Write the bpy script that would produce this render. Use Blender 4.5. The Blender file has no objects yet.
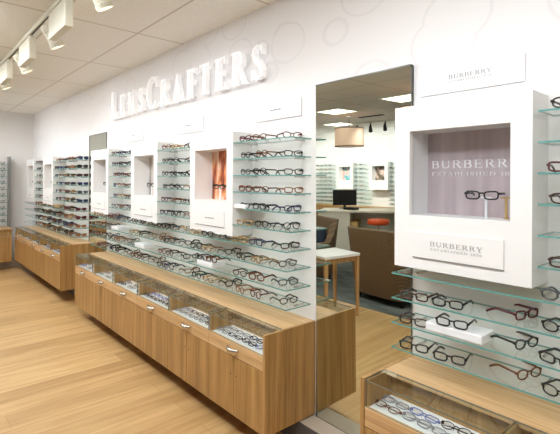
import bpy, bmesh, math, random
from mathutils import Vector, Matrix
random.seed(7)
R = math.radians
S = bpy.context.scene
COL = S.collection
W = 1.966          # plane of the display wall
CZ = 2.84          # ceiling height
# ------------------------------------------------------------------ materials
def sr(c):
    return tuple(((v/255)/12.92 if v/255 <= .04045 else (((v/255)+.055)/1.055)**2.4) for v in c) + (1,)
def mat(name, col, rough=.5, metal=0, spec=.5, emit=None, es=0, coat=0):
    m = bpy.data.materials.new(name); m.use_nodes = True
    b = m.node_tree.nodes['Principled BSDF']
    b.inputs['Base Color'].default_value = sr(col)
    b.inputs['Roughness'].default_value = rough
    b.inputs['Metallic'].default_value = metal
    b.inputs['Specular IOR Level'].default_value = spec
    b.inputs['Coat Weight'].default_value = coat
    if emit:
        b.inputs['Emission Color'].default_value = sr(emit)
        b.inputs['Emission Strength'].default_value = es
    return m
def nodes(m): return m.node_tree.nodes, m.node_tree.links, m.node_tree.nodes['Principled BSDF']
def pos_node(m, scale):
    n, l, b = nodes(m)
    g = n.new('ShaderNodeNewGeometry'); mp = n.new('ShaderNodeMapping')
    mp.inputs['Scale'].default_value = scale
    l.new(g.outputs['Position'], mp.inputs['Vector'])
    return mp
def ramp(m, fac, stops):
    n, l, b = nodes(m)
    r = n.new('ShaderNodeValToRGB'); e = r.color_ramp.elements
    while len(e) < len(stops): e.new(.5)
    for i, (p, c) in enumerate(stops): e[i].position = p; e[i].color = sr(c)
    l.new(fac, r.inputs['Fac']); return r
def mixc(m, fac, a, b_, mode='MIX'):
    n, l, b = nodes(m)
    x = n.new('ShaderNodeMix'); x.data_type = 'RGBA'; x.blend_type = mode
    if isinstance(fac, float): x.inputs[0].default_value = fac
    else: l.new(fac, x.inputs[0])
    for i, v in ((6, a), (7, b_)):
        if isinstance(v, tuple): x.inputs[i].default_value = sr(v)
        else: l.new(v, x.inputs[i])
    return x.outputs[2]
def wood(name, scale, c0, c1, c2, rough=.38):
    m = mat(name, c1, rough); n, l, b = nodes(m)
    a = n.new('ShaderNodeTexNoise'); a.inputs['Scale'].default_value = 1; a.inputs['Detail'].default_value = 4
    a.inputs['Roughness'].default_value = .6
    l.new(pos_node(m, scale).outputs[0], a.inputs['Vector'])
    r = ramp(m, a.outputs['Fac'], [(.28, c0), (.5, c1), (.72, c2)])
    f = n.new('ShaderNodeTexNoise'); f.inputs['Scale'].default_value = 1; f.inputs['Detail'].default_value = 3
    l.new(pos_node(m, tuple(v*5 for v in scale)).outputs[0], f.inputs['Vector'])
    r2 = ramp(m, f.outputs['Fac'], [(.35, (215, 205, 195)), (.6, (255, 255, 255))])
    l.new(mixc(m, .55, r.outputs[0], r2.outputs[0], 'MULTIPLY'), b.inputs['Base Color'])
    return m
M = {}
M['wood_v'] = wood('oak_vertical', (26, 26, .8), (144, 108, 62), (172, 132, 78), (192, 153, 98))
M['wood_h'] = wood('oak_lengthwise', (.9, 26, 26), (184, 144, 98), (206, 168, 120), (222, 188, 142))
M['wood_s'] = wood('oak_leg', (22, 22, 1), (170, 130, 85), (196, 156, 108), (214, 178, 130))
M['white'] = mat('white_laminate', (238, 237, 236), .4)
M['satin'] = mat('white_acrylic', (240, 240, 242), .25)
M['wallw'] = mat('wall_back', (228, 226, 224), .6)
M['offw'] = mat('cream_laminate', (226, 220, 205), .4)
M['grey'] = mat('grey_edge', (120, 120, 118), .4)
M['dark'] = mat('dark_gap', (40, 36, 34), .7)
M['black'] = mat('black_plastic', (14, 14, 16), .3)
M['chrome'] = mat('brushed_nickel', (205, 203, 198), .25, 1)
M['gedge'] = mat('glass_edge', (98, 154, 148), .2)
M['cedge'] = mat('case_glass_edge', (118, 118, 106), .25)
M['fgrey'] = mat('mirror_edge', (84, 82, 72), .3)
M['signw'] = mat('sign_white', (240, 238, 239), .5)
M['silver'] = mat('mirror_silver', (214, 218, 208), 0, 1)
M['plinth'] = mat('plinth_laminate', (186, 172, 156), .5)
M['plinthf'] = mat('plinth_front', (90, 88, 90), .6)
M['track'] = mat('track_enamel', (226, 222, 204), .35)
M['glow'] = mat('lamp_face', (255, 250, 235), .4, emit=(255, 244, 225), es=9)
M['troffer'] = mat('fill_box_diffuser', (255, 255, 250), .4, emit=(246, 251, 255), es=19)
M['troffer_dim'] = mat('ceiling_panel_diffuser', (255, 255, 250), .4, emit=(255, 250, 238), es=4)
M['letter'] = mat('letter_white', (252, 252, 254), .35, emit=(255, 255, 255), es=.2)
M['print'] = mat('grey_print', (150, 146, 146), .6)
M['printw'] = mat('white_print', (250, 248, 248), .5)
M['orange'] = mat('orange_vinyl', (226, 84, 22), .4)
M['navy'] = mat('navy_fabric', (30, 42, 62), .9)
M['shade'] = mat('lamp_fabric', (214, 188, 168), .8, emit=(255, 214, 188), es=.45)
M['shadew'] = mat('shade_band', (120, 96, 80), .7)
M['panelwood'] = mat('tan_panel', (196, 160, 98), .5)

def glassy(name, tint, gl=.07):
    m = bpy.data.materials.new(name); m.use_nodes = True
    n = m.node_tree.nodes; l = m.node_tree.links; n.clear()
    o = n.new('ShaderNodeOutputMaterial'); t = n.new('ShaderNodeBsdfTransparent'); g = n.new('ShaderNodeBsdfGlossy')
    t.inputs[0].default_value = sr(tint); g.inputs['Roughness'].default_value = .02
    f = n.new('ShaderNodeFresnel'); f.inputs[0].default_value = 1.45
    mx = n.new('ShaderNodeMixShader')
    gm = n.new('ShaderNodeNewGeometry'); iv = n.new('ShaderNodeMath'); iv.operation = 'SUBTRACT'; iv.inputs[0].default_value = 1
    mu = n.new('ShaderNodeMath'); mu.operation = 'MULTIPLY'
    l.new(gm.outputs['Backfacing'], iv.inputs[1]); l.new(iv.outputs[0], mu.inputs[0]); l.new(f.outputs[0], mu.inputs[1])
    l.new(mu.outputs[0], mx.inputs[0]); l.new(t.outputs[0], mx.inputs[1]); l.new(g.outputs[0], mx.inputs[2])
    l.new(mx.outputs[0], o.inputs[0])
    return m
M['glass'] = glassy('clear_glass', (250, 253, 252))
M['lens'] = glassy('clear_lens', (253, 251, 250))
M['acrylic'] = glassy('clear_acrylic', (246, 247, 248))

# wallpaper with faint eyeglass-like outlines
m = mat('printed_wallpaper', (226, 222, 222), .7); n, l, b = nodes(m)
v = n.new('ShaderNodeTexVoronoi'); v.inputs['Scale'].default_value = 2.3
l.new(pos_node(m, (1, .001, 1.25)).outputs[0], v.inputs['Vector'])
r = ramp(m, v.outputs['Distance'], [(.36, (236, 234, 235)), (.378, (229, 226, 228)), (.395, (229, 226, 228)), (.415, (236, 234, 235))])
l.new(r.outputs[0], b.inputs['Base Color']); M['paper'] = m
# ceiling tiles with grid
m = mat('ceiling_tiles', (244, 243, 240), .9); n, l, b = nodes(m)
g = n.new('ShaderNodeNewGeometry'); sp = n.new('ShaderNodeSeparateXYZ'); l.new(g.outputs['Position'], sp.inputs[0])
def gridline(axis, period, off, wid):
    a = n.new('ShaderNodeMath'); a.operation = 'ADD'; a.inputs[1].default_value = off
    l.new(sp.outputs[axis], a.inputs[0])
    w_ = n.new('ShaderNodeMath'); w_.operation = 'PINGPONG'; w_.inputs[1].default_value = period/2
    l.new(a.outputs[0], w_.inputs[0])
    c = n.new('ShaderNodeMath'); c.operation = 'LESS_THAN'; c.inputs[1].default_value = wid
    l.new(w_.outputs[0], c.inputs[0]); return c
gx = gridline(0, 1.22, 4.80+1.22*6, .011); gy = gridline(1, .61, -1.53+.61*20, .009)
mx = n.new('ShaderNodeMath'); mx.operation = 'MAXIMUM'; l.new(gx.outputs[0], mx.inputs[0]); l.new(gy.outputs[0], mx.inputs[1])
nz = n.new('ShaderNodeTexNoise'); nz.inputs['Scale'].default_value = 60
l.new(g.outputs['Position'], nz.inputs['Vector'])
rr = ramp(m, nz.outputs['Fac'], [(.35, (240, 238, 233)), (.65, (246, 244, 240))])
l.new(mixc(m, mx.outputs[0], rr.outputs[0], (208, 201, 192)), b.inputs['Base Color']); M['ceil'] = m
# floor planks, running towards the display wall
m = mat('oak_floor_planks', (200, 160, 105), .33); n, l, b = nodes(m)
g = n.new('ShaderNodeNewGeometry'); mp = n.new('ShaderNodeMapping'); mp.inputs['Rotation'].default_value = (0, 0, R(90))
l.new(g.outputs['Position'], mp.inputs['Vector'])
bt = n.new('ShaderNodeTexBrick'); bt.inputs['Scale'].default_value = 1
bt.inputs['Brick Width'].default_value = 1.5; bt.inputs['Row Height'].default_value = .19
bt.inputs['Mortar Size'].default_value = .0015; bt.inputs['Bias'].default_value = 0
bt.inputs['Color1'].default_value = sr((210, 176, 124)); bt.inputs['Color2'].default_value = sr((188, 152, 102))
bt.inputs['Mortar'].default_value = sr((168, 128, 82)); bt.offset = .37
l.new(mp.outputs[0], bt.inputs['Vector'])
nz = n.new('ShaderNodeTexNoise'); nz.inputs['Scale'].default_value = 1; nz.inputs['Detail'].default_value = 4
l.new(pos_node(m, (24, 1.6, 1)).outputs[0], nz.inputs['Vector'])
rr = ramp(m, nz.outputs['Fac'], [(.3, (214, 196, 176)), (.62, (255, 255, 255))])
l.new(mixc(m, .7, bt.outputs[0], rr.outputs[0], 'MULTIPLY'), b.inputs['Base Color']); M['floor'] = m
m = mat('carpet_pile', (96, 100, 96), .95); n, l, b = nodes(m)
nz = n.new('ShaderNodeTexNoise'); nz.inputs['Scale'].default_value = 40
rr = ramp(m, nz.outputs['Fac'], [(.3, (64, 70, 68)), (.7, (98, 102, 98))]); l.new(rr.outputs[0], b.inputs['Base Color']); M['carpet'] = m
# woven chair
m = mat('woven_wicker', (92, 70, 46), .7); n, l, b = nodes(m)
ck = n.new('ShaderNodeTexChecker'); ck.inputs['Scale'].default_value = 1
ck.inputs[1].default_value = sr((128, 102, 72)); ck.inputs[2].default_value = sr((78, 60, 42))
tc = n.new('ShaderNodeTexCoord'); mp = n.new('ShaderNodeMapping'); mp.inputs['Scale'].default_value = (52, 52, 52)
l.new(tc.outputs['Object'], mp.inputs[0]); l.new(mp.outputs[0], ck.inputs['Vector']); l.new(ck.outputs[0], b.inputs['Base Color']); M['wicker'] = m
def poster(name, stops, scale, vert=True):
    m = mat(name, (128, 100, 80), .35); n, l, b = nodes(m)
    nz = n.new('ShaderNodeTexNoise'); nz.inputs['Scale'].default_value = 1; nz.inputs['Detail'].default_value = 2
    l.new(pos_node(m, scale).outputs[0], nz.inputs['Vector'])
    l.new(ramp(m, nz.outputs['Fac'], stops).outputs[0], b.inputs['Base Color']); return m
M['p_orange'] = poster('orange_brown_print', [(.3, (70, 38, 30)), (.45, (170, 80, 44)), (.55, (226, 150, 96)), (.68, (240, 214, 190))], (22, 8, 6))
M['p_grey'] = poster('grey_brown_print', [(.35, (120, 112, 106)), (.5, (168, 160, 152)), (.65, (206, 198, 190))], (16, 8, 3))
M['p_mauve'] = poster('mauve_drape_print', [(.3, (176, 160, 162)), (.5, (194, 177, 179)), (.7, (206, 191, 192))], (16, 1, .6))
M['p_teal'] = poster('teal_print', [(.35, (70, 140, 150)), (.5, (150, 190, 195)), (.6, (220, 170, 160))], (8, 3, 6))
M['p_dark'] = poster('dark_print', [(.35, (60, 56, 48)), (.5, (120, 104, 92)), (.65, (200, 176, 168))], (7, 3, 7))

# ------------------------------------------------------------------ mesh helpers
class MB:
    def __init__(s): s.v = []; s.f = []; s.m = []
    def poly(s, pts, faces, mi=0):
        o = len(s.v); s.v += [tuple(p) for p in pts]
        for f in faces: s.f.append(tuple(o+i for i in f)); s.m.append(mi)
        return s
    def box(s, x0, x1, y0, y1, z0, z1, mi=0, front=None):
        x0, x1 = sorted((x0, x1)); y0, y1 = sorted((y0, y1)); z0, z1 = sorted((z0, z1))
        p = [(x0,y0,z0),(x1,y0,z0),(x1,y1,z0),(x0,y1,z0),(x0,y0,z1),(x1,y0,z1),(x1,y1,z1),(x0,y1,z1)]
        fs = [(0,3,2,1),(4,5,6,7),(0,1,5,4),(1,2,6,5),(2,3,7,6),(3,0,4,7)]
        o = len(s.v); s.v += p
        for k, f in enumerate(fs):
            s.f.append(tuple(o+i for i in f)); s.m.append(mi if front is None or k != 2 else front)
        return s
    def slab(s, x0, x1, y0, y1, z0, z1, flat, edge, axis=2):
        """box whose two faces across AXIS take material FLAT, the others EDGE"""
        o = len(s.f); s.box(x0, x1, y0, y1, z0, z1, edge)
        idx = {2: (0, 1), 1: (2, 4), 0: (3, 5)}[axis]
        for k in idx: s.m[o+k] = flat
        return s
    def tube(s, path, rad, n=6, mi=0, closed=False, cap=True, flat=1.0):
        P = [Vector(p) for p in path]; k = len(P); rings = []
        prev = None
        for i in range(k):
            if closed: t = P[(i+1) % k]-P[i-1]
            else: t = P[min(i+1, k-1)]-P[max(i-1, 0)]
            t.normalize()
            u = t.cross(Vector((0, 0, 1))) if abs(t.z) < .9 else t.cross(Vector((0, 1, 0)))
            if closed or prev is None or True:
                if prev is not None:
                    u = prev - t*prev.dot(t)
            u.normalize(); w = t.cross(u); prev = u.copy()
            r = rad[i] if isinstance(rad, (list, tuple)) else rad
            rings.append([P[i]+u*math.cos(2*math.pi*j/n)*r+w*math.sin(2*math.pi*j/n)*r*flat for j in range(n)])
        o = len(s.v)
        for rg in rings: s.v += [tuple(q) for q in rg]
        for i in range(k if closed else k-1):
            a = o+i*n; b = o+((i+1) % k)*n
            for j in range(n):
                s.f.append((a+j, a+(j+1) % n, b+(j+1) % n, b+j)); s.m.append(mi)
        if cap and not closed:
            s.f.append(tuple(o+j for j in reversed(range(n)))); s.m.append(mi)
            s.f.append(tuple(o+(k-1)*n+j for j in range(n))); s.m.append(mi)
        return s
    def lathe(s, prof, c=(0, 0, 0), n=24, mi=0):
        o = len(s.v)
        for r, z in prof:
            for j in range(n):
                a = 2*math.pi*j/n; s.v.append((c[0]+r*math.cos(a), c[1]+r*math.sin(a), c[2]+z))
        for i in range(len(prof)-1):
            for j in range(n):
                a = o+i*n+j; b = o+i*n+(j+1) % n
                s.f.append((a, b, b+n, a+n)); s.m.append(mi)
        return s
    def quadprism(s, pts, y0, y1, mi=0):
        """polygon in xz extruded along y"""
        k = len(pts); o = len(s.v)
        for y in (y0, y1): s.v += [(x, y, z) for x, z in pts]
        s.f.append(tuple(o+i for i in range(k))); s.m.append(mi)
        s.f.append(tuple(o+k+i for i in reversed(range(k)))); s.m.append(mi)
        for i in range(k):
            s.f.append((o+i, o+k+i, o+k+(i+1) % k, o+(i+1) % k)); s.m.append(mi)
        return s
    def mesh(s, name, mats, smooth=False):
        me = bpy.data.meshes.new(name); me.from_pydata(s.v, [], s.f)
        for mm in mats: me.materials.append(M[mm] if isinstance(mm, str) else mm)
        me.polygons.foreach_set('material_index', s.m)
        if smooth: me.polygons.foreach_set('use_smooth', [True]*len(s.f))
        bm = bmesh.new(); bm.from_mesh(me); bmesh.ops.recalc_face_normals(bm, faces=bm.faces); bm.to_mesh(me); bm.free()
        me.update(); return me
def link(name, me, parent=None, loc=None):
    o = bpy.data.objects.new(name, me); COL.objects.link(o)
    if parent: o.parent = parent
    if loc: o.location = loc
    return o
def obj(name, mb, mats, parent=None, loc=None, smooth=False, bevel=0):
    o = link(name, mb.mesh(name, mats, smooth), parent, loc)
    if bevel:
        b = o.modifiers.new('edge', 'BEVEL'); b.width = bevel; b.segments = 2; b.limit_method = 'ANGLE'; b.angle_limit = R(40)
    return o
def tag(o, label=None, cat=None, group=None, kind=None):
    if label: o['label'] = label
    if cat: o['category'] = cat
    if group: o['group'] = group
    if kind: o['kind'] = kind
    return o
def thing(name, label, cat, loc=(0, 0, 0), rz=0, group=None):
    o = bpy.data.objects.new(name, None); o.empty_display_size = .05; COL.objects.link(o)
    o.location = loc; o.rotation_euler = (0, 0, rz); return tag(o, label, cat, group)
def struct(name, mb, mats, **k): return tag(obj(name, mb, mats, **k), kind='structure')
def dup(root, loc, rz=None, label=None, group=None):
    r = root.copy(); COL.objects.link(r); r.location = loc
    if rz is not None: r.rotation_euler = (0, 0, rz)
    if label: r['label'] = label
    if group: r['group'] = group
    for ch in list(root.children):
        c = ch.copy(); COL.objects.link(c); c.parent = r
        for g in list(ch.children):
            d = g.copy(); COL.objects.link(d); d.parent = c
    return r
B = lambda *a, **k: MB().box(*a, **k)

# ------------------------------------------------------------------ serif lettering
def strip(mb, path, widths, y0, y1, mi=0):
    """thick stroke along a 2-D path, extruded from y0 to y1"""
    P = [Vector(p) for p in path]; k = len(P); L = []; Rr = []
    for i in range(k):
        t = (P[min(i+1, k-1)]-P[max(i-1, 0)]).normalized(); nn = Vector((-t.y, t.x)); w = widths[i] if isinstance(widths, list) else widths
        L.append(P[i]+nn*w/2); Rr.append(P[i]-nn*w/2)
    o = len(mb.v)
    for y in (y0, y1):
        mb.v += [(p.x, y, p.y) for p in L]; mb.v += [(p.x, y, p.y) for p in Rr]
    a, b_, c, d = o, o+k, o+2*k, o+3*k
    for i in range(k-1):
        for q in ((a+i, a+i+1, b_+i+1, b_+i), (c+i, d+i, d+i+1, c+i+1), (a+i, c+i, c+i+1, a+i+1), (b_+i, b_+i+1, d+i+1, d+i)):
            mb.f.append(q); mb.m.append(mi)
    for q in ((a, b_, d, c), (a+k-1, c+k-1, d+k-1, b_+k-1)): mb.f.append(q); mb.m.append(mi)
T, H_ = .17, .06    # thick and thin stroke
def arc(cx, cy, rx, ry, a0, a1, n=14, tk=None, th=H_):
    tk = tk or T
    p = []; w = []
    for i in range(n+1):
        a = R(a0+(a1-a0)*i/n); p.append((cx+rx*math.cos(a), cy+ry*math.sin(a))); w.append(th+(tk-th)*abs(math.cos(a)))
    return p, w
def line(x0, z0, x1, z1, w): return [(x0, z0), (x1, z1)], w
def stem(x, w=T, foot=True, head=True):
    s = [line(x, 0, x, 1, w)]
    if foot: s.append(line(x-w/2-.07, .022, x+w/2+.07, .022, .045))
    if head: s.append(line(x-w/2-.07, .978, x+w/2+.07, .978, .045))
    return s
def glyph(c):
    """(strokes, advance) on a unit cap height"""
    if c == 'L': return stem(.2)+[line(.2, .03, .68, .03, .06), line(.66, 0, .66, .24, .05)], .76
    if c in 'EF':
        s = stem(.2)+[line(.2, .97, .68, .97, .06), line(.66, .8, .66, 1, .05), line(.2, .52, .54, .52, .05), line(.54, .42, .54, .62, .045)]
        if c == 'E': s += [line(.2, .03, .7, .03, .06), line(.69, 0, .69, .22, .05)]
        return s, .78 if c == 'E' else .74
    if c == 'N': return stem(.14, .06)+[line(.13, .97, .74, .03, T*.95)]+stem(.76, .06, foot=False), .92
    if c == 'S':
        p = [(.56, .78), (.5, .92), (.34, .97), (.18, .9), (.13, .75), (.22, .6), (.36, .5), (.5, .4), (.58, .25), (.52, .1), (.36, .03), (.18, .08), (.1, .24)]
        w = [.05, .05, .06, .1, .13, .15, .17, .15, .13, .1, .06, .05, .05]
        return [(p, w), line(.585, .7, .585, .98, .045), line(.085, .02, .085, .32, .045)], .7
    if c == 'C': return [arc(.5, .5, .4, .47, 42, 318, 22), line(.82, .66, .82, .98, .05)], .9
    if c in 'RBP':
        s = stem(.2)+[line(.2, .97, .42, .97, .06), arc(.42, .75, .2, .22, 90, -90, 10), line(.2, .53, .42, .53, .05)]
        if c == 'R': return s+[line(.42, .52, .74, .04, T*.9), line(.62, .022, .86, .022, .045)], .86
        if c == 'B': return s+[arc(.45, .28, .23, .25, 90, -90, 10), line(.2, .03, .45, .03, .06)], .8
        return s, .74
    if c == 'A': return [line(.14, .02, .42, .97, .06), line(.41, 1, .72, .02, T), line(.22, .32, .56, .32, .05), line(.02, .022, .26, .022, .045), line(.56, .022, .9, .022, .045)], .92
    if c == 'T': return stem(.38, head=False)+[line(.04, .97, .72, .97, .06), line(.05, .78, .05, 1, .045), line(.71, .78, .71, 1, .045)], .78
    if c == 'U': return [line(.2, .3, .2, 1, T), line(.04, .978, .36, .978, .045), line(.72, .3, .72, 1, .06), line(.58, .978, .86, .978, .045), arc(.46, .3, .26, .27, 180, 360, 12, T, .07)], .9
    if c == 'Y': return [line(.42, 0, .42, .45, T), line(.14, .98, .42, .42, T*.9), line(.7, .98, .42, .42, .06), line(.26, .022, .58, .022, .045), line(0, .978, .3, .978, .045), line(.56, .978, .84, .978, .045)], .84
    if c == 'I': return stem(.2), .42
    if c == 'D': return stem(.2)+[line(.2, .97, .4, .97, .06), line(.2, .03, .4, .03, .06), arc(.4, .5, .36, .47, 90, -90, 16)], .88
    if c == 'H': return stem(.2)+stem(.7)+[line(.2, .5, .7, .5, .05)], .92
    if c == '1': return stem(.26, head=False)+[line(.1, .86, .26, .98, .06)], .46
    if c == '8': return [arc(.34, .75, .2, .22, 0, 360, 18, .12), arc(.34, .28, .24, .25, 0, 360, 18, .13)], .68
    if c == '5': return [line(.18, .97, .56, .97, .07), line(.17, .55, .17, 1, .05), arc(.32, .31, .24, .28, 130, -140, 16, .13)], .66
    if c == '6': return [arc(.34, .28, .22, .25, 0, 360, 18, .13), ([(.13, .3), (.17, .6), (.3, .85), (.5, .98)], [.13, .11, .08, .05])], .66
    return [], .4
def write(text, x, z, h, y0, y1, mb=None, sx=1.0, gap=.08, width=None):
    """lettering that starts at x (or is fitted to WIDTH) with its feet at z"""
    mb = mb or MB()
    tot = sum(glyph(c)[1]+gap for c in text)-gap
    if width: sx = width/(tot*h)
    cx = x
    for c in text:
        st, adv = glyph(c)
        for p, w in st:
            strip(mb, [(cx+px*h*sx, z+pz*h) for px, pz in p], [q*h for q in w] if isinstance(w, list) else w*h, y0, y1)
        cx += (adv+gap)*h*sx
    return mb

# ------------------------------------------------------------------ the room
X0, X1, Y0 = -9.4, 3.2, -5.8
struct('floor', B(X0-.1, X1+.1, -.36, W+.1, -.1, 0), ['floor'])
tag(obj('carpet', B(X0-.1, X1+.1, Y0-.1, -.36, -.1, .002), ['carpet']), kind='structure')
struct('ceiling', B(X0-.1, X1+.1, Y0-.1, W+.1, CZ, CZ+.1), ['ceil'])
struct('wall_display', B(X0-.1, X1+.1, W, W+.1, 0, CZ), ['paper'])
struct('wall_end', B(X0-.1, X0, Y0, W, 0, CZ), ['wallw'])
struct('wall_rear', B(X0, X1+.1, Y0-.1, Y0, 0, CZ), ['wallw'])
struct('wall_side', B(X1, X1+.1, Y0, W, 0, CZ), ['wallw'])
# plinth ledge at the foot of the display wall
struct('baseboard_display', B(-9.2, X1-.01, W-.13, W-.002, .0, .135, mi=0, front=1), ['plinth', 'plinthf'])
struct('baseboard_end', B(X0, X0+.3, -2, W-.14, 0, .135), ['plinth'])
# white display panelling behind shelves, standing 4 mm off the paper
for i, (a, b_) in enumerate([(-9.18, -6.15), (-5.495, -1.885), (-1.21, .66)]):
    struct('trim_%d' % (i+1), B(a, b_, W-.004, W-.0005, .14, 2.0), ['wallw'])

# ------------------------------------------------------------------ mirrors
def mirror(x0, x1, z0, z1, label, tilt):
    t = thing('wall_mirror', label, 'mirror', ((x0+x1)/2, W-.0045, z0))
    hw = (x1-x0)/2
    obj('mirror_glass', MB().slab(-hw, hw, -.002, .002, 0, z1-z0, 0, 1, axis=1), ['silver', 'grey'], t).rotation_euler = (R(tilt), 0, 0)
    e = MB()
    for sx in (-1, 1): e.box(sx*hw-.002, sx*hw+.002, -.006, .004, 0, z1-z0)
    e.box(-hw, hw, -.026 if tilt else -.006, .004, z1-z0+.001, z1-z0+.007); e.box(-hw, hw, -.004, .004, -.004, -.0005)
    obj('mirror_frame', e, ['fgrey'], t)
mirror(-1.872, -1.21, .137, 2.18, 'tall frameless mirror reflecting the store between two display cabinets', .59)
mirror(-6.145, -5.5, .137, 2.18, 'narrow distant mirror strip between the two farther wall displays', 0)

# ------------------------------------------------------------------ eyeglasses
LW, LH = .052, .034
STY = {  # lens w, lens h, squareness, rim radius
    'rectangular': (.054, .031, 3.4, .0036), 'oval': (.052, .034, 2.3, .0032),
    'round': (.048, .040, 2.1, .0031), 'square': (.053, .036, 3.0, .0042)}
COLR = {'black': (18, 16, 18), 'tortoiseshell': (104, 58, 30), 'gold': (190, 158, 110), 'grey': (96, 96, 102),
        'dark brown': (58, 34, 26), 'dark red': (84, 24, 38), 'dark blue': (30, 40, 78), 'pale blue': (120, 132, 190), 'pale grey': (150, 150, 158), 'amber': (140, 92, 52)}
for k, c in COLR.items(): M['f_'+k] = mat('frame_'+k.replace(' ', '_'), c, .22, metal=.7 if k in ('gold', 'grey') else 0)
def loop(cx, cz, w, h, e, n=20):
    P = []
    for i in range(n):
        a = 2*math.pi*i/n; ca, sa = math.cos(a), math.sin(a)
        x = (w/2)*math.copysign(abs(ca)**(2/e), ca); z = (h/2)*math.copysign(abs(sa)**(2/e), sa)
        x *= 1+.06*sa*(1 if cx else 1)
        z += .05*abs(cx+x)*(1 if sa > 0 else 0)
        P.append((cx+x, .10*((cx+x)**2), cz+z))
    return P
def specs_meshes(shape, col, folded=False):
    w, h, e, rr = STY[shape]; rr *= .65 if folded else 1; cx = w/2+.010; zc = h/2+rr; X = cx+w/2+.003
    f = MB()
    for s in (-1, 1): f.tube(loop(s*cx, zc, w, h, e), rr, 5, closed=True)
    zb = zc+h*.22
    f.tube([(-.011, .0008, zb), (-.005, -.001, zb+.003), (.005, -.001, zb+.003), (.011, .0008, zb)], rr*1.05, 5)
    for s in (-1, 1):
        f.tube([(s*.010, .001, zc), (s*.008, .007, zc-.004), (s*.0095, .008, zc-.009)], .0012, 4)
        f.box(s*X-.004, s*X+.004, .000, .008, zc+h*.12, zc+h*.40)
    fm = f.mesh('spectacle_front', ['f_'+col], True)
    L = []
    for s in (-1, 1):
        g = MB(); P = loop(s*cx, zc, w-.002, h-.002, e, 16); g.poly(P+[(s*cx, .1*cx*cx-.001, zc)], [(i, (i+1) % 16, 16) for i in range(16)])
        L.append(g.mesh('spectacle_lens', ['lens'], True))
    Tm = []
    for s in (-1, 1):
        g = MB(); zt = zc+h*.27; r2 = rr*1.0
        if folded:
            y = .010 if s > 0 else .015
            path = [(s*X, .006, zt), (s*(X-.006), y, zt), (s*(X-.09), y, zt-.001), (s*(X-.125), y+.001, zt-.014)]
        else:
            path = [(s*X, .006, zt), (s*X, .04, zt), (s*(X-.001), .088, zt), (s*(X-.003), .105, zt-.006), (s*(X-.005), .125, zt*.42), (s*(X-.007), .139, rr)]
        g.tube(path, r2, 5, flat=1.6 if folded else 1.5)
        Tm.append(g.mesh('spectacle_temple', ['f_'+col], True))
    return fm, L, Tm
CACHE = {}
def specs(shape, col, folded):
    k = (shape, col, folded)
    if k not in CACHE: CACHE[k] = specs_meshes(*k)
    return CACHE[k]
PAIRS = []   # every pair of eyeglasses: position, heading, style, label words, group
def pair(x, y, z, yaw, shape, col, where, group, folded=False, pitch=0, roomy=False):
    PAIRS.append(dict(p=(x, y, z), yaw=yaw, k=(shape, col, folded), where=where, group=group, pitch=pitch, mirrored=roomy))
SH = ['rectangular', 'rectangular', 'oval', 'oval', 'square', 'round']; CL = ['black', 'black', 'black', 'tortoiseshell', 'dark brown', 'grey', 'dark red', 'dark blue', 'black', 'tortoiseshell', 'gold', 'amber']
WARM = ['tortoiseshell', 'dark brown', 'gold', 'amber', 'dark red', 'black', 'grey']
ROW = ['top', 'second', 'third', 'fourth', 'fifth', 'sixth', 'seventh', 'eighth', 'ninth', 'lowest']
SZ = [1.865-.116*k for k in range(10)]
GT = .007   # glass thickness

# ------------------------------------------------------------------ shelves
def shelf(x0, x1, y0, z, label, group):
    mb = MB().slab(x0, x1, y0, W-.005, z-GT, z, 0, 1, axis=2)
    root = thing('glass_shelf', label, 'shelf', ((x0+x1)/2, W, z), group=group)
    cx = (x0+x1)/2
    for i, v in enumerate(mb.v): mb.v[i] = (v[0]-cx, v[1]-W, v[2]-z)
    obj('shelf_glass', mb, ['glass', 'gedge'], root)
    k = 2 if x1-x0 < .8 else 3
    for i in range(k):
        bx = -(x1-x0)/2+.06+(x1-x0-.12)*i/(k-1)
        obj('shelf_bracket', B(bx-.004, bx+.004, -.09, -.005, -GT-.010, -GT-.0005), ['chrome'], root)
def fill(x0, row, phrase, group, y, n=3, skip=()):
    """pairs along one module of shelf: two facing the room, one turned towards the tall mirror's side"""
    z = SZ[row]+.0005
    spots = [(.12, 0), (.285, 0), (.50, 82)] if n == 3 else [(.14, 0), (.38, 0)]
    names = ['far-side', 'middle', 'near-side']
    for i, (dx, yw) in enumerate(spots):
        if i in skip: continue
        turned = yw > 0
        if not turned: yw = random.uniform(-12, 16)
        else: yw += random.uniform(-12, 8)
        shp = random.choice(SH); col = random.choice(CL if row < 5 else CL+WARM[:4])
        px = x0+dx+random.uniform(-.012, .012)
        where = '%s pair on %s shelf, %s' % (names[i], ROW[row], phrase)
        pair(px+(.02 if turned else 0), y+(.085 if turned else random.uniform(.0, .012)), z, R(yw), shp, col, ('turned ' if turned else '')+'|'+where, group)

# upper columns and lower runs of the middle bay
COLS2 = [(-2.535, 'in column beside tall mirror'), (-3.735, 'column between orange and grey niches'), (-4.935, 'in column beyond grey niche')]
for i, (x, ph) in enumerate(COLS2):
    for r_ in range(6):
        xa = x; 
        if i == 0 and r_ == 4: xa = x+.13
        shelf(xa, x+(.605 if i == 0 else .58), 1.785, SZ[r_], 'small %s glass shelf %s' % (ROW[r_], ph), 'short glass shelves of the middle bay')
        fill(x, r_, ph, 'eyeglasses on the middle bay shelves', 1.80)
LOW2 = [(-5.49, -4.345, 'at the narrow mirror end of the middle bay'), (-4.335, -3.135, 'in the centre of the middle bay'), (-3.12, -1.93, 'of the middle bay ending at tall mirror')]
for r_ in range(6, 10):
    for a, b_, ph in LOW2:
        shelf(a, b_, 1.752, SZ[r_], '%s long glass shelf %s' % ({6: 'highest', 7: 'second', 8: 'third', 9: 'lowest'}[r_], ph), 'long glass shelves of the middle bay')
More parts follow.
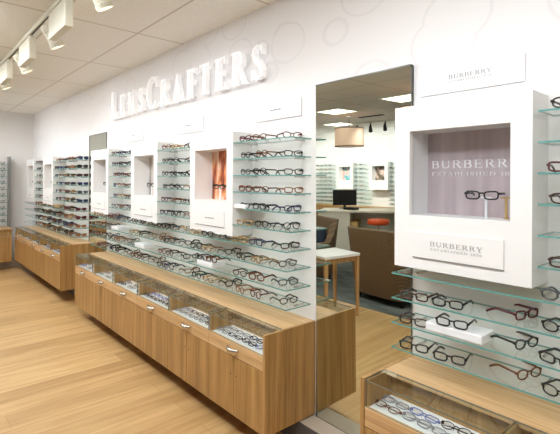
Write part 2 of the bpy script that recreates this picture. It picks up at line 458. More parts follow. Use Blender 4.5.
MOD2 = [(-5.50, 'under niche beside narrow mirror'), (-4.935, 'under column beyond grey niche'), (-4.335, 'under grey niche'), (-3.735, 'under column between niches'), (-3.135, 'under orange niche'), (-2.535, 'under column beside tall mirror')]
for r_ in range(6, 10):
    for x, ph in MOD2:
        if (r_, x) in ((8, -3.135), (8, -4.335), (7, -4.935)): continue
        fill(x+(.03 if x == -5.50 else 0), r_, ph, 'eyeglasses on the middle bay shelves', 1.768)
# far bay
COLS1 = [(-8.5, 'in first column from end wall'), (-7.29, 'in column past distant second niche'), (-6.72, 'in far column beside narrow mirror')]
for i, (x, ph) in enumerate(COLS1):
    for r_ in range(6):
        shelf(x, x+.56, 1.79, SZ[r_], 'distant %s glass shelf %s' % (ROW[r_], ph), 'short glass shelves of the far bay')
        fill(x, r_, ph, 'eyeglasses on the far bay shelves', 1.81)
for r_ in range(6, 10):
    for a, b_, ph in [(-9.1, -7.92, 'at the end wall'), (-7.91, -7.30, 'under distant second niche'), (-7.29, -6.16, 'beside narrow mirror')]:
        shelf(a, b_, 1.76, SZ[r_], 'distant %s glass shelf %s' % (ROW[r_], ph), 'long glass shelves of the far bay')
    for x, ph in [(-8.5, 'far bay under first column'), (-7.9, 'far bay under second niche'), (-7.29, 'far bay under middle column'), (-6.72, 'far bay beside narrow mirror')]:
        fill(x, r_, ph, 'eyeglasses on the far bay shelves', 1.79)
# near bay
for r_ in range(6):
    shelf(-.58, .02, 1.785, SZ[r_], 'near %s glass shelf beside the large boxed display niche' % ROW[r_], 'short glass shelves of the near bay')
    pair(-.475+.01*math.sin(r_*2), 1.80, SZ[r_]+.0005, R(random.uniform(-6, 10)), ['oval', 'oval', 'rectangular', 'oval', 'square', 'rectangular'][r_],
         ['black', 'black', 'dark red', 'dark brown', 'black', 'dark brown'][r_], '|alone on %s shelf beside large boxed niche' % ROW[r_], 'eyeglasses on the near bay shelves')
for r_ in range(6, 10):
    shelf(-1.19, .02, 1.752, SZ[r_], '%s long glass shelf under large boxed niche in near bay' % {6: 'highest', 7: 'second', 8: 'third', 9: 'lowest'}[r_], 'long glass shelves of the near bay')
nb = 'eyeglasses on the near bay shelves'
def near(x, r_, yaw, shp, col, w, dz=0, dy=0):
    pair(x, 1.775+dy, SZ[r_]+.0005+dz, R(yaw), shp, col, ('turned ' if abs(yaw) > 45 else '')+'|'+w, nb)
near(-1.085, 7, 4, 'rectangular', 'dark brown', 'first pair on shelf just below large boxed niche', dz=0)
near(-.925, 7, 6, 'rectangular', 'black', 'second pair on shelf just below large boxed niche')
near(-.645, 7, 74, 'rectangular', 'dark red', 'third pair on shelf just below large boxed niche', dy=.1)
near(-.50, 7, -12, 'oval', 'black', 'fourth pair on shelf just below large boxed niche')
near(-1.09, 8, 6, 'rectangular', 'dark brown', 'beside white riser, near bay eighth shelf')
near(-.905, 8, 8, 'rectangular', 'black', 'on top of white riser, near bay eighth shelf', dz=.0365)
near(-.645, 8, 72, 'oval', 'black', 'past white riser, near bay ninth shelf', dy=.1)
near(-.51, 8, -16, 'rectangular', 'black', 'at far end of near bay ninth shelf')
near(-1.085, 9, 10, 'rectangular', 'black', 'first pair on lowest near bay shelf')
near(-.915, 9, 12, 'rectangular', 'black', 'second pair on lowest near bay shelf')
near(-.635, 9, 70, 'oval', 'tortoiseshell', 'third pair on lowest near bay shelf', dy=.1)
near(-.50, 9, -14, 'oval', 'black', 'fourth pair on lowest near bay shelf')
near(-.50, 6, -4, 'oval', 'grey', 'alone on highest long shelf of near bay')

# white risers on some shelves
def riser(x, z, w, label, h=.036, d=.12, y=1.77):
    mb = B(-w/2, w/2, 0, d, 0, h)
    t = tag(obj('display_riser', mb, ['satin'], loc=(x, y, z+.0005), bevel=.004), label, 'display riser')
riser(-.90, SZ[8], .25, 'white block riser carrying one black pair in near bay')
riser(-2.885, SZ[8], .22, 'white block riser on glass shelf below orange-poster niche')
for i in range(2):
    pair(-2.94+.11*i*1.2, 1.785, SZ[8]+.037, R(4), ['rectangular', 'square'][i], ['black', 'tortoiseshell'][i], '|%s pair on white riser under orange niche' % ('first', 'second')[i], 'eyeglasses on the middle bay shelves')
riser(-4.08, SZ[8], .22, 'white block riser on glass shelf below grey-poster niche')
riser(-4.72, SZ[7], .2, 'white block riser below column beyond the grey-poster niche')
riser(-2.465, SZ[4]-.002, .15, 'white block riser at niche side, fifth level beside tall mirror', h=.03, y=1.80)
pass

# ------------------------------------------------------------------ niche boxes
def niche(x0, poster_mat, label, title=None, card=True, name='niche_display', w=.60, group='white niche displays'):
    yF = 1.79; z0, z1 = 1.197, 1.945
    t = thing(name, label, 'display', (x0, W, z0), group=group)
    D = yF-W; a0, a1 = .078, w-.078; b0, b1 = .245, .632; hgt = z1-z0
    s = MB()
    bk = -.006
    s.box(0, a0, D, bk, 0, hgt); s.box(a1, w, D, bk, 0, hgt); s.box(a0, a1, D, bk, 0, b0); s.box(a0, a1, D, bk, b1, hgt)
    # welded look: one front frame in four pieces plus a back
    obj('surround', s, ['white'], t)
    obj('poster', B(a0, a1, -.012, bk, b0, b1), [poster_mat], t)
    if card:
        c = obj('card_holder', B(.10, w-.10, D-.005, D-.0005, .055, .172), ['white'], t, bevel=.0015)
        obj('holder_lip', B(.10, w-.10, D-.006, D-.0005, .051, .055), ['print'], c)
        if title:
            lb = write('BURBERRY', .185, .112, .020, D-.0062, D-.0052, width=.235)
            write('ESTABLISHED 1856', .188, .094, .009, D-.0062, D-.0052, lb, width=.23)
        else:
            lb = MB(); xx = .24
            for q in (.02, .012, .026, .016, .02, .014): lb.box(xx, xx+q, D-.0062, D-.0052, .108, .116); xx += q+.004
        obj('lettering', lb, ['print'], c)
    return t
ns = niche(-1.2, 'p_mauve', 'large white boxed niche with mauve backdrop and white serif lettering', title=True)
lb = write('BURBERRY', .095, .463, .036, -.0145, -.0122, width=.41)
write('ESTABLISHED 1856', .098, .427, .017, -.0145, -.0122, lb, width=.41)
obj('lettering', lb, ['printw'], ns)
obj('niche_pane', MB().slab(.078, .522, -.150, -.147, .245, .632, 0, 1, axis=1), ['acrylic', 'satin'], ns)
niche(-3.142, 'p_orange', 'white boxed niche with orange and brown poster')
niche(-4.335, 'p_grey', 'white boxed niche with narrow grey-brown poster')
niche(-5.55, 'p_grey', 'white boxed niche overlapping the narrow distant mirror', w=.58)
niche(-7.9, 'p_grey', 'distant white boxed niche between two eyeglass columns')
niche(-9.1, 'p_dark', 'distant white boxed niche next to the end wall', w=.58)
# props standing in the niches
def stand(x, y, z, h, label, mt='satin'):
    t = thing('eyeglass_stand', label, 'stand', (x, y, z))
    obj('base', MB().lathe([(0, 0), (.012, 0), (.012, .003), (0, .003)], n=16), [mt], t)
    obj('post', MB().lathe([(0, .003), (.0055, .003), (.0055, h), (0, h)], n=12), [mt], t)
    obj('rest', B(-.022, .022, -.004, .004, h, h+.007), [mt], t)
NZ = 1.197+.245
stand(-.80, 1.86, NZ+.0005, .085, 'clear white post holding black eyeglasses inside large niche')
stand(-.735, 1.90, NZ+.0005, .085, 'brown post at the back of the large niche', mt='panelwood')
pair(-.815, 1.852, NZ+.078, R(8), 'rectangular', 'black', '|perched on post inside large boxed niche', nb)
for x, ph in ((-2.79, 'inside orange niche'), (-3.98, 'inside grey niche'), (-5.18, 'inside niche beside narrow mirror'), (-7.52, 'inside distant second niche'), (-8.8, 'inside niche at end wall')):
    stand(x, 1.85, NZ+.0005, .09, 'white post holding one pair, '+ph)
    pair(x-.005, 1.843, NZ+.085, R(6), 'rectangular', 'black' if x != -3.98 else 'grey', '|on white post '+ph, 'eyeglasses in the niches')

# ------------------------------------------------------------------ acrylic header signs
def header(x0, x1, label, mode):
    t = thing('header_sign', label, 'sign', (x0, W, 2.018), group='header signs')
    w = x1-x0
    obj('sign_panel', B(0, w, -.009, -.004, 0, .118), ['signw'], t)
    for q in (.03, w-.03): obj('standoff', B(q-.005, q+.005, -.0038, -.0003, .05, .06), ['chrome'], t)
    lb = MB()
    if mode == 'b':
        write('BURBERRY', .15, .062, .02, -.0105, -.0092, lb, width=.2)
        write('ESTABLISHED 1856', .15, .046, .009, -.0105, -.0092, lb, width=.2)
    else:
        xx = .17
        for q in (.02, .012, .026, .016, .02): lb.box(xx, xx+q, -.0105, -.0092, .062, .07); xx += q+.004
        lb.box(.1, w-.08, -.0105, -.0092, .018, .0195)
    obj('lettering', lb, ['print'], t)
header(-1.17, -.687, 'long pale sign panel with grey serif lettering above large niche', 'b')
header(-2.5, -2.02, 'pale sign panel above the column beside tall mirror', 'v')
header(-3.70, -3.22, 'pale sign panel above column between orange and grey niches', 'v')
header(-4.9, -4.42, 'pale sign panel above column beyond grey niche', 'v')

# ------------------------------------------------------------------ big wall letters
WORD = 'LENSCRAFTERS'
ordn = ['first', 'second', 'third', 'fourth', 'fifth', 'sixth', 'seventh', 'eighth', 'ninth', 'tenth', 'eleventh', 'last']
hs = [.315 if c in 'LC' and i in (0, 4) else .25 for i, c in enumerate(WORD)]
adv = [glyph(c)[1]*h for c, h in zip(WORD, hs)]
gap = .062; sx = (2.88-gap*11)/sum(adv); xx = -5.22
for i, c in enumerate(WORD):
    mb = MB(); h = hs[i]; T = .115
    write(c, 0, 0, h, -.062, -.022, mb, sx=sx)
    o = obj('wall_letter', mb, ['letter'], loc=(xx, W, 2.306))
    tag(o, 'raised white capital %s, %s letter of the shop sign' % (c, ordn[i]), 'letter', 'letters of the shop sign')
    for q in (.25*adv[i]*sx, .5*adv[i]*sx): obj('mounting_pin', B(q-.004, q+.004, -.022, -.0003, .02*h+.004, .02*h+.012), ['chrome'], o)
    xx += adv[i]*sx+gap

# ------------------------------------------------------------------ display cabinets
TOP = .722; YF = 1.555; ZB = .15
def cabinet(x0, w, label, end=0, grp='display cabinet units', lift=0):
    """one wall-hung unit: carcass, glass front and top over a tray, drawer, two doors"""
    t = thing('display_cabinet', label, 'cabinet', (x0, YF, ZB+lift), group=grp)
    h = TOP-ZB; d = W-YF-.006; zt = .60-ZB; e = .009
    b = MB()
    b.box(0, w, .02, d, 0, zt-.075, front=1)                    # body under the tray
    b.box(0, w, .02, d, zt-.075, zt-.012, front=1)              # drawer box
    b.box(0, e, .02, .19, zt-.012, h-.008); b.box(w-e, w, .02, .19, zt-.012, h-.008)   # dividers
    b.box(0, w, .19, d, zt-.012, h-.022)               # back of the case under the worktop
    obj('body', b, ['wood_v', 'dark'], t)
    for k in range(2):
        a = .002+k*w/2
        dr = obj('door', B(a, a+w/2-.004, 0, .019, .002, zt-.088), ['wood_v'], t, bevel=.0015)
        obj('door_lock', MB().lathe([(0, 0), (.006, 0), (.006, .002), (0, .002)], n=10), ['chrome'], dr).matrix_local = Matrix.Translation(((w/2-.028) if k == 0 else (w/2+.028), -.0002, zt-.20)) @ Matrix.Rotation(R(90), 4, 'X')
    dw = obj('drawer', B(.002, w-.002, 0, .019, zt-.084, zt), ['wood_h'], t, bevel=.0015)
    hp = MB(); pr = []
    for i in range(9):
        a = math.pi*i/8; pr.append((w/2-.055*math.cos(a), -.024*math.sin(a)-.001, zt-.034-.010*math.sin(a)))
    hp.tube(pr, [.004, .007, .009, .010, .011, .010, .009, .007, .004], 8, flat=1.5)
    obj('handle', hp, ['chrome'], dw, smooth=True)
    obj('tray', B(e+.002, w-e-.002, .024, .188, zt-.012, zt-.002), ['satin'], t, bevel=.002)
    obj('glass_front', MB().slab(e if not end else .002, w-.002, .002, .008, zt+.001, h-.006, 0, 1, axis=1), ['glass', 'cedge'], t)
    obj('glass_top', MB().slab(.001, w-.001, .001, .152, h-.006, h, 0, 1, axis=2), ['glass', 'cedge'], t)
    return t
def endpanel(x0, x1, label, lift=0):
    tag(obj('cabinet_end_panel', B(x0, x1, YF-.002, W-.001, ZB-.004+lift, TOP+.002+lift), ['wood_v'], bevel=.0015), label, 'end panel')
def worktop(x0, x1, label, lift=0):
    tag(obj('worktop', B(x0, x1, YF+.153, W-.001, TOP-.021+lift, TOP+.001+lift), ['wood_h'], bevel=.0015), label, 'worktop')
pos6 = ['next to the tall mirror', 'second from the tall mirror', 'third from the tall mirror', 'fourth from the tall mirror', 'fifth from the tall mirror', 'at the narrow mirror end of middle run']
traylab = ['next to tall mirror', 'second from tall mirror', 'third from tall mirror', 'fourth from tall mirror', 'fifth from tall mirror', 'sixth from tall mirror']
UW = .573
def traypairs(x0, w, where, grp, n=4, rows=2, lift=0):
    for r_ in range(rows):
        for c in range(n):
            px = x0+.075+(w-.15)*c/(n-1)
            pair(px, YF+.045+.062*r_, .5985+.0005+lift, R(random.uniform(-6, 6)), random.choice(SH), random.choice(['pale blue', 'dark blue', 'pale grey', 'pale grey', 'tortoiseshell', 'pale grey', 'black']),
                 '|%s row %s, tray %s' % (('front', 'back')[r_], ('one', 'two', 'three', 'four')[c] if n == 4 else ('one', 'two', 'three')[c], where), grp, folded=True)
for i in range(6):
    x = -1.905-UW*(i+1)
    cabinet(x, UW, 'oak wall-hung display cabinet with glass-topped tray, %s' % pos6[i])
    traypairs(x, UW, traylab[i], 'eyeglasses in the cabinet trays', n=4 if i < 3 else 3)
endpanel(-1.904, -1.886, 'oak end panel of the middle cabinet run touching tall mirror')
endpanel(-1.905-UW*6-.019, -1.905-UW*6-.001, 'oak end panel of middle cabinet run towards the narrow mirror')
worktop(-1.905-UW*6, -1.905, 'continuous oak worktop strip of the middle cabinet run')
UW1 = .565
for i in range(5):
    x = -5.985-UW1*(i+1)
    cabinet(x, UW1, 'distant oak display cabinet in far run, %s from its mirror end' % ordn[i], lift=.03)
    traypairs(x, UW1, '%s unit of far run' % ordn[i], 'eyeglasses in the cabinet trays', n=3, lift=.03)
endpanel(-5.984, -5.966, 'oak end panel of the far cabinet run beside narrow mirror', .03)
worktop(-5.985-UW1*5, -5.985, 'continuous oak worktop strip of the far cabinet run', .03)
for i in range(2):
    x = -1.195+UW*i
    cabinet(x, UW, 'oak display cabinet below large boxed niche, %s of near run' % ('first', 'second')[i])
    traypairs(x, UW, '%s near cabinet' % ('first', 'second')[i], 'eyeglasses in the cabinet trays', n=4, rows=2)
endpanel(-1.215, -1.196, 'oak end panel of the near cabinet run beside tall mirror')
worktop(-1.195, -1.195+UW*2, 'continuous oak worktop strip of the near cabinet run')

# end-wall cabinets and shelving seen past the far bay
for i in range(2):
    t = thing('end_wall_cabinet', 'oak cabinet on the end wall, %s the corner' % ('next to' if i == 0 else 'one further from'), 'cabinet', (X0, 1.52-.7*(i+1), ZB), group='end wall cabinets')
    obj('body', B(.006, .56, 0, .695, 0, TOP-ZB-.022), ['wood_v'], t)
    obj('door', B(.5605, .58, .003, .345, .002, .36), ['wood_v'], t); obj('door', B(.5605, .58, .35, .692, .002, .36), ['wood_v'], t)
    obj('drawer', B(.5605, .58, .003, .692, .365, .44), ['wood_v'], t)
    obj('display_case', MB().slab(.42, .58, .0, .695, .45, .565, 0, 1, axis=0), ['glass', 'satin'], t)
    obj('worktop', B(.006, .58, 0, .695, TOP-ZB-.02, TOP-ZB), ['wood_h'], t)
for r_ in range(10):
    root = thing('glass_shelf', '%s glass shelf on the end wall past the corner' % ROW[r_], 'shelf', (X0, 1.0, SZ[r_]), group='glass shelves on the end wall')
    obj('shelf_glass', MB().slab(.005, .20, -.55, .50, -GT, 0, 0, 1, axis=2), ['glass', 'gedge'], root)
    obj('shelf_bracket', B(.001, .1, -.5, -.49, -GT-.01, -GT-.0005), ['chrome'], root); obj('shelf_bracket', B(.001, .1, .44, .45, -GT-.01, -GT-.0005), ['chrome'], root)
    for k in range(5):
        pair(X0+.175, 1.40-.19*k, SZ[r_]+.0005, R(90), random.choice(SH), random.choice(CL), '|%s pair from corner, %s shelf of end wall' % (ordn[k], ROW[r_]), 'eyeglasses on the end wall')
tag(obj('trim_4', B(X0+.001, X0+.21, 1.535, 1.555, .72, 2.0), ['grey']), kind='structure')

# ------------------------------------------------------------------ ceiling track
def track(x0, x1, y, label):
    t = thing('ceiling_track', label, 'track light', (x0, y, CZ))
    obj('rail', MB().box(0, x1-x0, -.018, .018, -.036, -.0005).box(0.01, x1-x0-.01, -.006, .006, -.0365, -.0358, 1), ['track', 'dark'], t)
    for q in (.0, x1-x0-.02): obj('end_cap', B(q, q+.02, -.02, .02, -.038, -.0005), ['track'], t)
track(-7.2, -.6, .84, 'long cream lighting track on the ceiling along display wall')
def trackhead(x, y, tilt, label):
    """long gear box hanging from the rail with a tilting lamp barrel at its far end"""
    t = thing('track_spotlight', label, 'spotlight', (x, y, CZ-.0375), 0, group='spotlights on the ceiling track')
    obj('adapter', B(-.40, -.04, -.014, .014, -.02, 0), ['track'], t, bevel=.003)
    obj('gear_box', B(-.40, 0, -.028, .028, -.205, -.021), ['track'], t, bevel=.006)
    obj('yoke', MB().tube([(-.40, 0, -.10), (-.45, 0, -.10), (-.48, .0, -.10)], .010, 8), ['track'], t)
    hd = MB().lathe([(0, -.02), (.038, -.02), (.047, -.012), (.050, .0), (.050, .03), (.046, .034), (.046, .12), (.052, .124), (.052, .15), (.045, .15), (.043, .12), (0, .12)], n=24)
    h = obj('lamp_barrel', hd, ['track'], t, smooth=False)
    h.location = (-.535, .0, -.075); h.rotation_euler = (R(180-tilt), 0, 0)
    obj('lamp_lens', MB().lathe([(0, .121), (.042, .121)], n=16), ['glow'], h)
    return t
hx = [(-6.05, 'farthest down the rail'.replace('farthest', 'last')), (-5.05, 'fourth along the rail'), (-4.07, 'third along the rail'), (-3.05, 'second along the rail'), (-2.05, 'first along the rail, cut by the picture top')]
for i, (x, ph) in enumerate(hx):
    trackhead(x, .84, -28, 'cream track spotlight with long gear box, '+ph)

# ceiling panels (troffers), of which the tall mirror shows some, then unseen fill boxes added
def troffer(x, y, w, d, label, dim=False):
    t = thing('ceiling_light', label, 'ceiling light', (x, y, CZ), group='square ceiling lights')
    f = MB(); a = .03
    f.box(-w/2, w/2, -d/2, -d/2+a, -.012, -.0005); f.box(-w/2, w/2, d/2-a, d/2, -.012, -.0005); f.box(-w/2, -w/2+a, -d/2+a, d/2-a, -.012, -.0005); f.box(w/2-a, w/2, -d/2+a, d/2-a, -.012, -.0005)
    obj('frame', f, ['track'], t)
    obj('diffuser', B(-w/2+a, w/2-a, -d/2+a, d/2-a, -.009, -.0006), ['troffer_dim' if dim else 'troffer'], t)
k = 0
for x, y, ph in [(-5.58, -2.5, 'one seen whole in the tall mirror'), (-7.0, -4.2, 'one above the drum lamp in the mirror'), (-3.9, -2.25, 'one at mirror edge above second drum'), (-8.4, -3.3, 'one low at mirror frame')]:
    troffer(x, y, .62, .62, 'square ceiling light panel, '+ph, True)
for x in (-7.9, -6.1, -4.3, -2.5, -.7, 1.1):  # unseen boxes added as fill; their glowing sides brighten the nearby ceiling
    t = thing('ceiling_light', 'oblong surface light box above the shoppers\' aisle', 'ceiling light', (x, .12, CZ), group='added fill boxes above the aisle')
    obj('housing', B(-.57, .57, -.24, .24, -.02, -.0005), ['track'], t)
    obj('diffuser', B(-.575, .575, -.245, .245, -.055, -.0205), ['troffer'], t)

# drum pendants
def drum(x, y, z, r_, h, label):
    t = thing('pendant_lamp', label, 'pendant lamp', (x, y, z), group='drum pendant lamps')
    s = MB().lathe([(r_, 0), (r_, h), (r_-.004, h), (r_-.004, 0), (r_, 0)], n=40)
    obj('lamp_shade', s, ['shade'], t, smooth=False)
    tr = MB()
    for zz in (0, h): tr.lathe([(r_+.003, zz-.008), (r_+.003, zz+.008), (r_-.006, zz+.008), (r_-.006, zz-.008), (r_+.003, zz-.008)], n=40)
    obj('shade_trim', tr, ['shadew'], t)
    obj('diffuser', MB().lathe([(0, .02), (r_-.008, .02)], n=32), ['shade'], t)
    obj('cord', MB().tube([(0, 0, h-.05), (0, 0, CZ-z-.02)], .006, 6), ['dark'], t)
    obj('canopy', MB().lathe([(0, CZ-z-.025), (.06, CZ-z-.025), (.06, CZ-z-.0005), (0, CZ-z-.0005)], n=20), ['chrome'], t)
    sp_ = MB()
    for a in (0, 120, 240): sp_.tube([(0, 0, h-.02), ((r_-.004)*math.cos(R(a)), (r_-.004)*math.sin(R(a)), h-.02)], .003, 5)
    obj('shade_arm', sp_, ['dark'], t)
drum(-5.79, -3.12, 2.20, .30, .36, 'beige drum pendant lamp seen whole in the tall mirror')
drum(-3.30, -1.66, 2.20, .30, .36, 'beige drum pendant lamp cut by the boxed niche')
tag(obj('ceiling_vent', B(-.3, .3, -.06, .06, -.012, -.0005), ['dark'], loc=(-5.6, -3.6, CZ)), 'dark slot vent in the reflected ceiling', 'vent')
t = thing('ceiling_track', 'short lighting track with small dark spots over the desk', 'track light', (-6.1, -4.4, CZ))
obj('rail', B(-.7, .7, -.018, .018, -.036, -.0005), ['track'], t)
for q in (-.5, -.1, .3, .6):
    obj('lamp_barrel', MB().tube([(q, 0, -.036), (q, .02, -.14), (q+.03, .05, -.24)], [.01, .035, .045], 10), ['dark'], t)

# ------------------------------------------------------------------ furniture of the store, met in the mirror
def table(x, y, rz):
    t = thing('side_table', 'white-topped table with light wooden legs near wicker chair', 'table', (x, y, 0), rz)
    w, d, h = .46, .50, .725
    obj('tabletop', B(-w/2, w/2, -d/2, d/2, h-.03, h), ['white'], t, bevel=.003)
    obj('apron', MB().box(-w/2+.03, w/2-.03, -d/2+.03, -d/2+.05, h-.09, h-.031).box(-w/2+.03, w/2-.03, d/2-.05, d/2-.03, h-.09, h-.031).box(-w/2+.03, -w/2+.05, -d/2+.05, d/2-.05, h-.09, h-.031).box(w/2-.05, w/2-.03, -d/2+.05, d/2-.05, h-.09, h-.031), ['wood_s'], t)
    for sx in (-1, 1):
        for sy in (-1, 1):
            px, py = sx*(w/2-.025), sy*(d/2-.025)
            obj('leg', MB().poly([(px-.013, py-.013, 0), (px+.013, py-.013, 0), (px+.013, py+.013, 0), (px-.013, py+.013, 0), (px-.02, py-.02, h-.031), (px+.02, py-.02, h-.031), (px+.02, py+.02, h-.031), (px-.02, py+.02, h-.031)],
                [(0, 3, 2, 1), (4, 5, 6, 7), (0, 1, 5, 4), (1, 2, 6, 5), (2, 3, 7, 6), (3, 0, 4, 7)]), ['wood_s'], t)
table(-3.41, .116, R(10))
def wicker(x, y, rz, label):
    t = thing('wicker_armchair', label, 'armchair', (x, y, 0), rz, group='wicker armchairs')
    def shell(pts0, pts1, th):
        pass
    w, d, h = .96, .72, .93
    # seat shell: flared back and arms, one woven piece
    b = MB(); N = 20; rings = []
    def u_path(s, z):
        P = []
        hw, dd = w/2*s, d*s
        for i in range(N+1):
            a = math.pi*i/N
            e = 6; ca, sa = math.cos(a), math.sin(a)
            px = hw*math.copysign(abs(ca)**(2/e), ca); py = -d/2+dd*abs(sa)**(2/e)
            P.append((px, py, z))
        return P
    def topz(i):
        a = math.pi*i/N; return .60+(h-.60)*min(1, max(0, (math.sin(a)-.35)/.35))
    o1 = u_path(.93, .09); i1 = u_path(.80, .09)
    o2 = u_path(1.06, 1); i2 = u_path(.93, 1)
    o2 = [(p[0], p[1], topz(i)) for i, p in enumerate(o2)]; i2 = [(p[0], p[1], topz(i)) for i, p in enumerate(i2)]
    V = o1+o2+i2+i1; k = N+1; F_ = []
    for j in range(4):
        a, c = j*k, ((j+1) % 4)*k
        for i in range(N): F_.append((a+i, a+i+1, c+i+1, c+i))
    F_.append((0, k, 2*k, 3*k)); F_.append((N, k+N, 2*k+N, 3*k+N))
    b.poly(V, F_)
    obj('woven_shell', b, ['wicker'], t)
    obj('seat_base', B(-w/2*.78, w/2*.78, -d/2+.01, d/2*.55, .12, .33), ['wicker'], t)
    obj('seat_cushion', B(-w/2*.76, w/2*.76, -d/2+.0, d/2*.55, .332, .45), ['navy'], t, bevel=.03)
    obj('back_cushion', B(-w/2*.72, w/2*.72, d/2*.30, d/2*.55, .452, .80), ['navy'], t, bevel=.04)
    for sx in (-1, 1):
        for py in (-d/2+.06, d/2*.6): obj('leg', B(sx*w*.36-.02, sx*w*.36+.02, py-.02, py+.02, 0, .12 if py > 0 else .119), ['dark'], t)
    return t
wicker(-3.30, -.92, R(4), 'brown wicker armchair seen from behind in tall mirror')
wicker(-4.95, -1.02, R(200), 'brown wicker armchair with navy cushions behind the white table')
# reception desk
t = thing('reception_desk', 'cream reception desk with knee hole and dark monitor', 'desk', (-6.15, -3.72, 0), R(-32))
obj('desktop', B(-.75, .95, -.38, .38, .80, .84), ['offw'], t, bevel=.003)
obj('front_panel', B(-.75, -.06, -.36, .36, .0, .7995), ['offw'], t)
obj('side_panel', B(.86, .93, -.36, .36, .0, .7995), ['offw'], t)
obj('modesty_panel', B(-.059, .859, -.34, -.32, .18, .7995), ['offw'], t)
obj('shelf_box', B(-.055, .10, -.319, .30, .35, .60), ['panelwood'], t)
q = thing('computer_monitor', 'black computer monitor standing on the cream desk', 'monitor', (-6.50, -3.80, .8405), R(-40))
obj('screen', B(-.27, .27, -.02, .02, .07, .42), ['black'], q, bevel=.004)
obj('neck', B(-.03, .03, -.015, .015, .012, .0695), ['black'], q)
obj('base', B(-.12, .12, -.08, .08, 0, .0115), ['black'], q)
tag(obj('paper_tray', B(-.14, .14, -.1, .1, 0, .05), ['black'], loc=(-6.15, -3.6, .8405)), 'low black tray lying on the cream desk', 'tray')
q = thing('bar_stool', 'round orange stool at the cream reception desk', 'stool', (-5.30, -3.42, 0))
obj('seat', MB().lathe([(0, .60), (.20, .60), (.22, .62), (.22, .68), (.20, .70), (0, .705)], n=28), ['orange'], q, smooth=True)
obj('post', MB().lathe([(.022, .022), (.022, .5995)], n=14), ['chrome'], q)
obj('base', MB().lathe([(0, .003), (.2, .003), (.2, .012), (.03, .022), (0, .022)], n=28), ['chrome'], q)
# low wooden partition behind the shelf ends
tag(obj('partition_board', B(-.45, .45, -.02, .02, .0, .98), ['panelwood'], loc=(-6.95, -2.6, .0025)), 'tan partition board near the reflected shelf ends', 'partition')

# rear wall displays, reflected small
def rear_niche(x, pm, label):
    t = thing('niche_display', label, 'display', (x, Y0, 1.197), group='rear niche displays')
    w = .6; a0, a1 = .1, w-.1; b0, b1 = .25, .63; hgt = .75
    s = MB().box(0, a0, .006, .17, 0, hgt).box(a1, w, .006, .17, 0, hgt).box(a0, a1, .006, .17, 0, b0).box(a0, a1, .006, .17, b1, hgt)
    obj('surround', s, ['white'], t); obj('poster', B(a0, a1, .006, .012, b0, b1), [pm], t)
rear_niche(-8.35, 'p_teal', 'rear wall niche with teal poster above the monitors')
rear_niche(-7.2, 'p_dark', 'rear wall niche with dark poster above orange stool')
for x0, x1, ph in [(-9.2, -8.37, 'before teal niche'), (-7.72, -7.23, 'between teal and dark niches'), (-6.57, -5.6, 'past dark niche')]:
    for r_ in range(10):
        root = thing('glass_shelf', '%s rear wall shelf %s' % (ROW[r_], ph), 'shelf', (x0, Y0, SZ[r_]), group='glass shelves on the rear wall')
        obj('shelf_glass', MB().slab(0, x1-x0, .005, .2, -GT, 0, 0, 1, axis=2), ['glass', 'gedge'], root)
        n_ = max(2, int((x1-x0)/.18))
        for k in range(n_):
            pair(x0+.1+.17*k, Y0+.18, SZ[r_]+.0005, R(180), random.choice(SH), random.choice(CL), '|%s pair, %s rear shelf %s' % (ordn[k], ROW[r_], ph), 'eyeglasses on the rear wall', roomy=True)
tag(obj('counter', B(-9.2, -5.6, .006, .45, .0, .74), ['wood_v'], loc=(0, Y0, .0025)), 'long oak counter under the rear wall shelves', 'counter')

# ------------------------------------------------------------------ place the eyeglasses: the 300 that show largest are things, the rest one object
CA = R(138.64); fwd = Vector((math.cos(CA), math.sin(CA))); CAM = Vector((0, 0, 1.6))
def px(p):
    d = p[0]*fwd.x+p[1]*fwd.y; s = p[0]*math.sin(CA)-p[1]*math.cos(CA)
    return 280+435*s/d
vis = [q for q in PAIRS if q['mirrored'] or (-12 < px(q['p']) < 574)]
for q in vis:
    q['d'] = math.hypot(q['p'][0], q['p'][1])+(14 if q['mirrored'] else 0)
vis.sort(key=lambda q: q['d'])
def mtx(q):
    return Matrix.Translation(q['p']) @ Matrix.Rotation(q['yaw'], 4, 'Z') @ Matrix.Rotation(R(-78) if q['k'][2] else 0, 4, 'X')
for i, q in enumerate(vis[:300]):
    shp, col, fold = q['k']; fm, L, Tm = specs(*q['k'])
    turn, where = q['where'].split('|')
    lab = '%s%s %s eyeglasses %s' % (turn, col, shp, where)
    r_ = bpy.data.objects.new('eyeglasses', None); COL.objects.link(r_); r_.empty_display_size = .03
    m4 = mtx(q)
    if fold: m4 = Matrix.Translation((0, 0, .0035)) @ m4
    r_.matrix_world = m4
    tag(r_, lab, 'eyeglasses', q['group'])
    if q['d'] > 6.2:   # too small to show parts: one mesh
        if ('m',)+q['k'] not in CACHE:
            bm = bmesh.new()
            for me in [fm]+L+Tm: bm.from_mesh(me)
            me = bpy.data.meshes.new('far_eyeglasses'); bm.to_mesh(me); bm.free()
            me.materials.append(M['f_'+col]); CACHE[('m',)+q['k']] = me
        bpy.data.objects.remove(r_)
        o = link('eyeglasses', CACHE[('m',)+q['k']]); o.matrix_world = m4; tag(o, lab, 'eyeglasses', q['group'])
        continue
    o = link('front_frame', fm, r_)
    for me in L: link('lens', me, r_)
    for me in Tm: link('temple', me, r_)
rest = vis[300:]
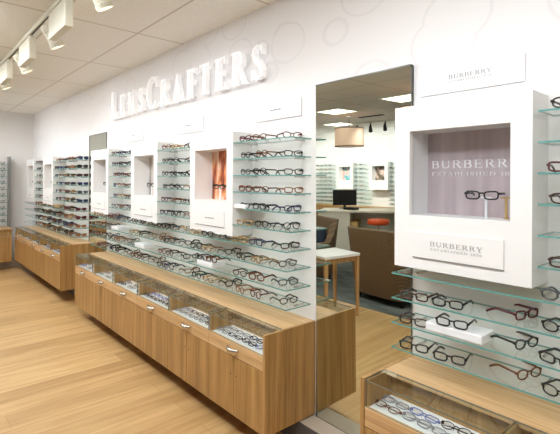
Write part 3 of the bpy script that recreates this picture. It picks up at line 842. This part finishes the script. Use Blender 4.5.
if rest:
    bm = bmesh.new(); names = list(COLR)
    for q in rest:
        fm, L, Tm = specs(*q['k']); mt = mtx(q)
        for me in [fm]+Tm:
            v0 = len(bm.verts); f0 = len(bm.faces); bm.from_mesh(me)
            bm.verts.ensure_lookup_table(); bm.faces.ensure_lookup_table()
            for v in bm.verts[v0:]: v.co = mt @ v.co
            for f in bm.faces[f0:]: f.material_index = names.index(q['k'][1])
    me = bpy.data.meshes.new('distant_eyeglasses'); bm.to_mesh(me); bm.free()
    for k in names: me.materials.append(M['f_'+k])
    tag(link('eyeglasses', me), 'the many remaining tiny eyeglasses on the farthest and reflected shelves', 'eyeglasses', kind='stuff')
print('PAIRS', len(PAIRS), 'visible', len(vis))

# ------------------------------------------------------------------ light
def area(name, loc, rot, sx_, sy_, power, col=(1, .97, .93)):
    l_ = bpy.data.lights.new(name, 'AREA'); l_.shape = 'RECTANGLE'; l_.size = sx_; l_.size_y = sy_; l_.energy = power; l_.color = col
    o = bpy.data.objects.new(name, l_); COL.objects.link(o); o.location = loc; o.rotation_euler = rot; return o
def spot(loc, aim, power, ang=75, col=(1, .96, .9)):
    l_ = bpy.data.lights.new('spot_lamp', 'SPOT'); l_.energy = power; l_.spot_size = R(ang); l_.spot_blend = 1; l_.shadow_soft_size = .05; l_.color = col
    o = bpy.data.objects.new('spot_lamp', l_); COL.objects.link(o); o.location = loc
    o.rotation_euler = (Vector(aim)-Vector(loc)).to_track_quat('-Z', 'Y').to_euler()
for x in (-8.6, -7.6, -6.6, -5.62, -4.95, -4.05, -3.05, -2.1, -1.2, -.3):
    spot((x, .92, 2.56), (x, 1.80, 1.4), 20, 160, (.97, .99, 1))
for x in (-8.8, -7.9, -7.0, -6.1):
    spot((x, -4.55, 2.55), (x, Y0, 1.6), 130, 130, (.98, 1, 1))
for x in (-7.5, -6.2, -5.2):
    spot((x, -3.0, 2.7), (x, -3.6, .7), 60, 130, (1, .99, .97))
w_ = bpy.data.worlds.new('world'); S.world = w_; w_.use_nodes = True
w_.node_tree.nodes['Background'].inputs[0].default_value = (.9, .95, 1, 1)
w_.node_tree.nodes['Background'].inputs[1].default_value = .4

# ------------------------------------------------------------------ camera
c = bpy.data.cameras.new('camera'); c.sensor_width = 36; c.lens = 435/560*36; c.clip_start = .02
c.shift_y = -37/560
co = bpy.data.objects.new('camera', c); COL.objects.link(co); co.location = CAM
co.rotation_euler = (Matrix.Rotation(CA-R(90), 4, 'Z') @ Matrix.Rotation(R(90), 4, 'X') @ Matrix.Rotation(R(.3), 4, 'Z')).to_euler(); S.camera = co
S.view_settings.view_transform = 'Standard'; S.view_settings.look = 'None'; S.view_settings.gamma = 1
S.view_settings.exposure = -.2
S.cycles.max_bounces = 10; S.cycles.diffuse_bounces = 6; S.cycles.glossy_bounces = 5; S.cycles.transparent_max_bounces = 24
S.cycles.use_denoising = True; S.cycles.sample_clamp_indirect = 4
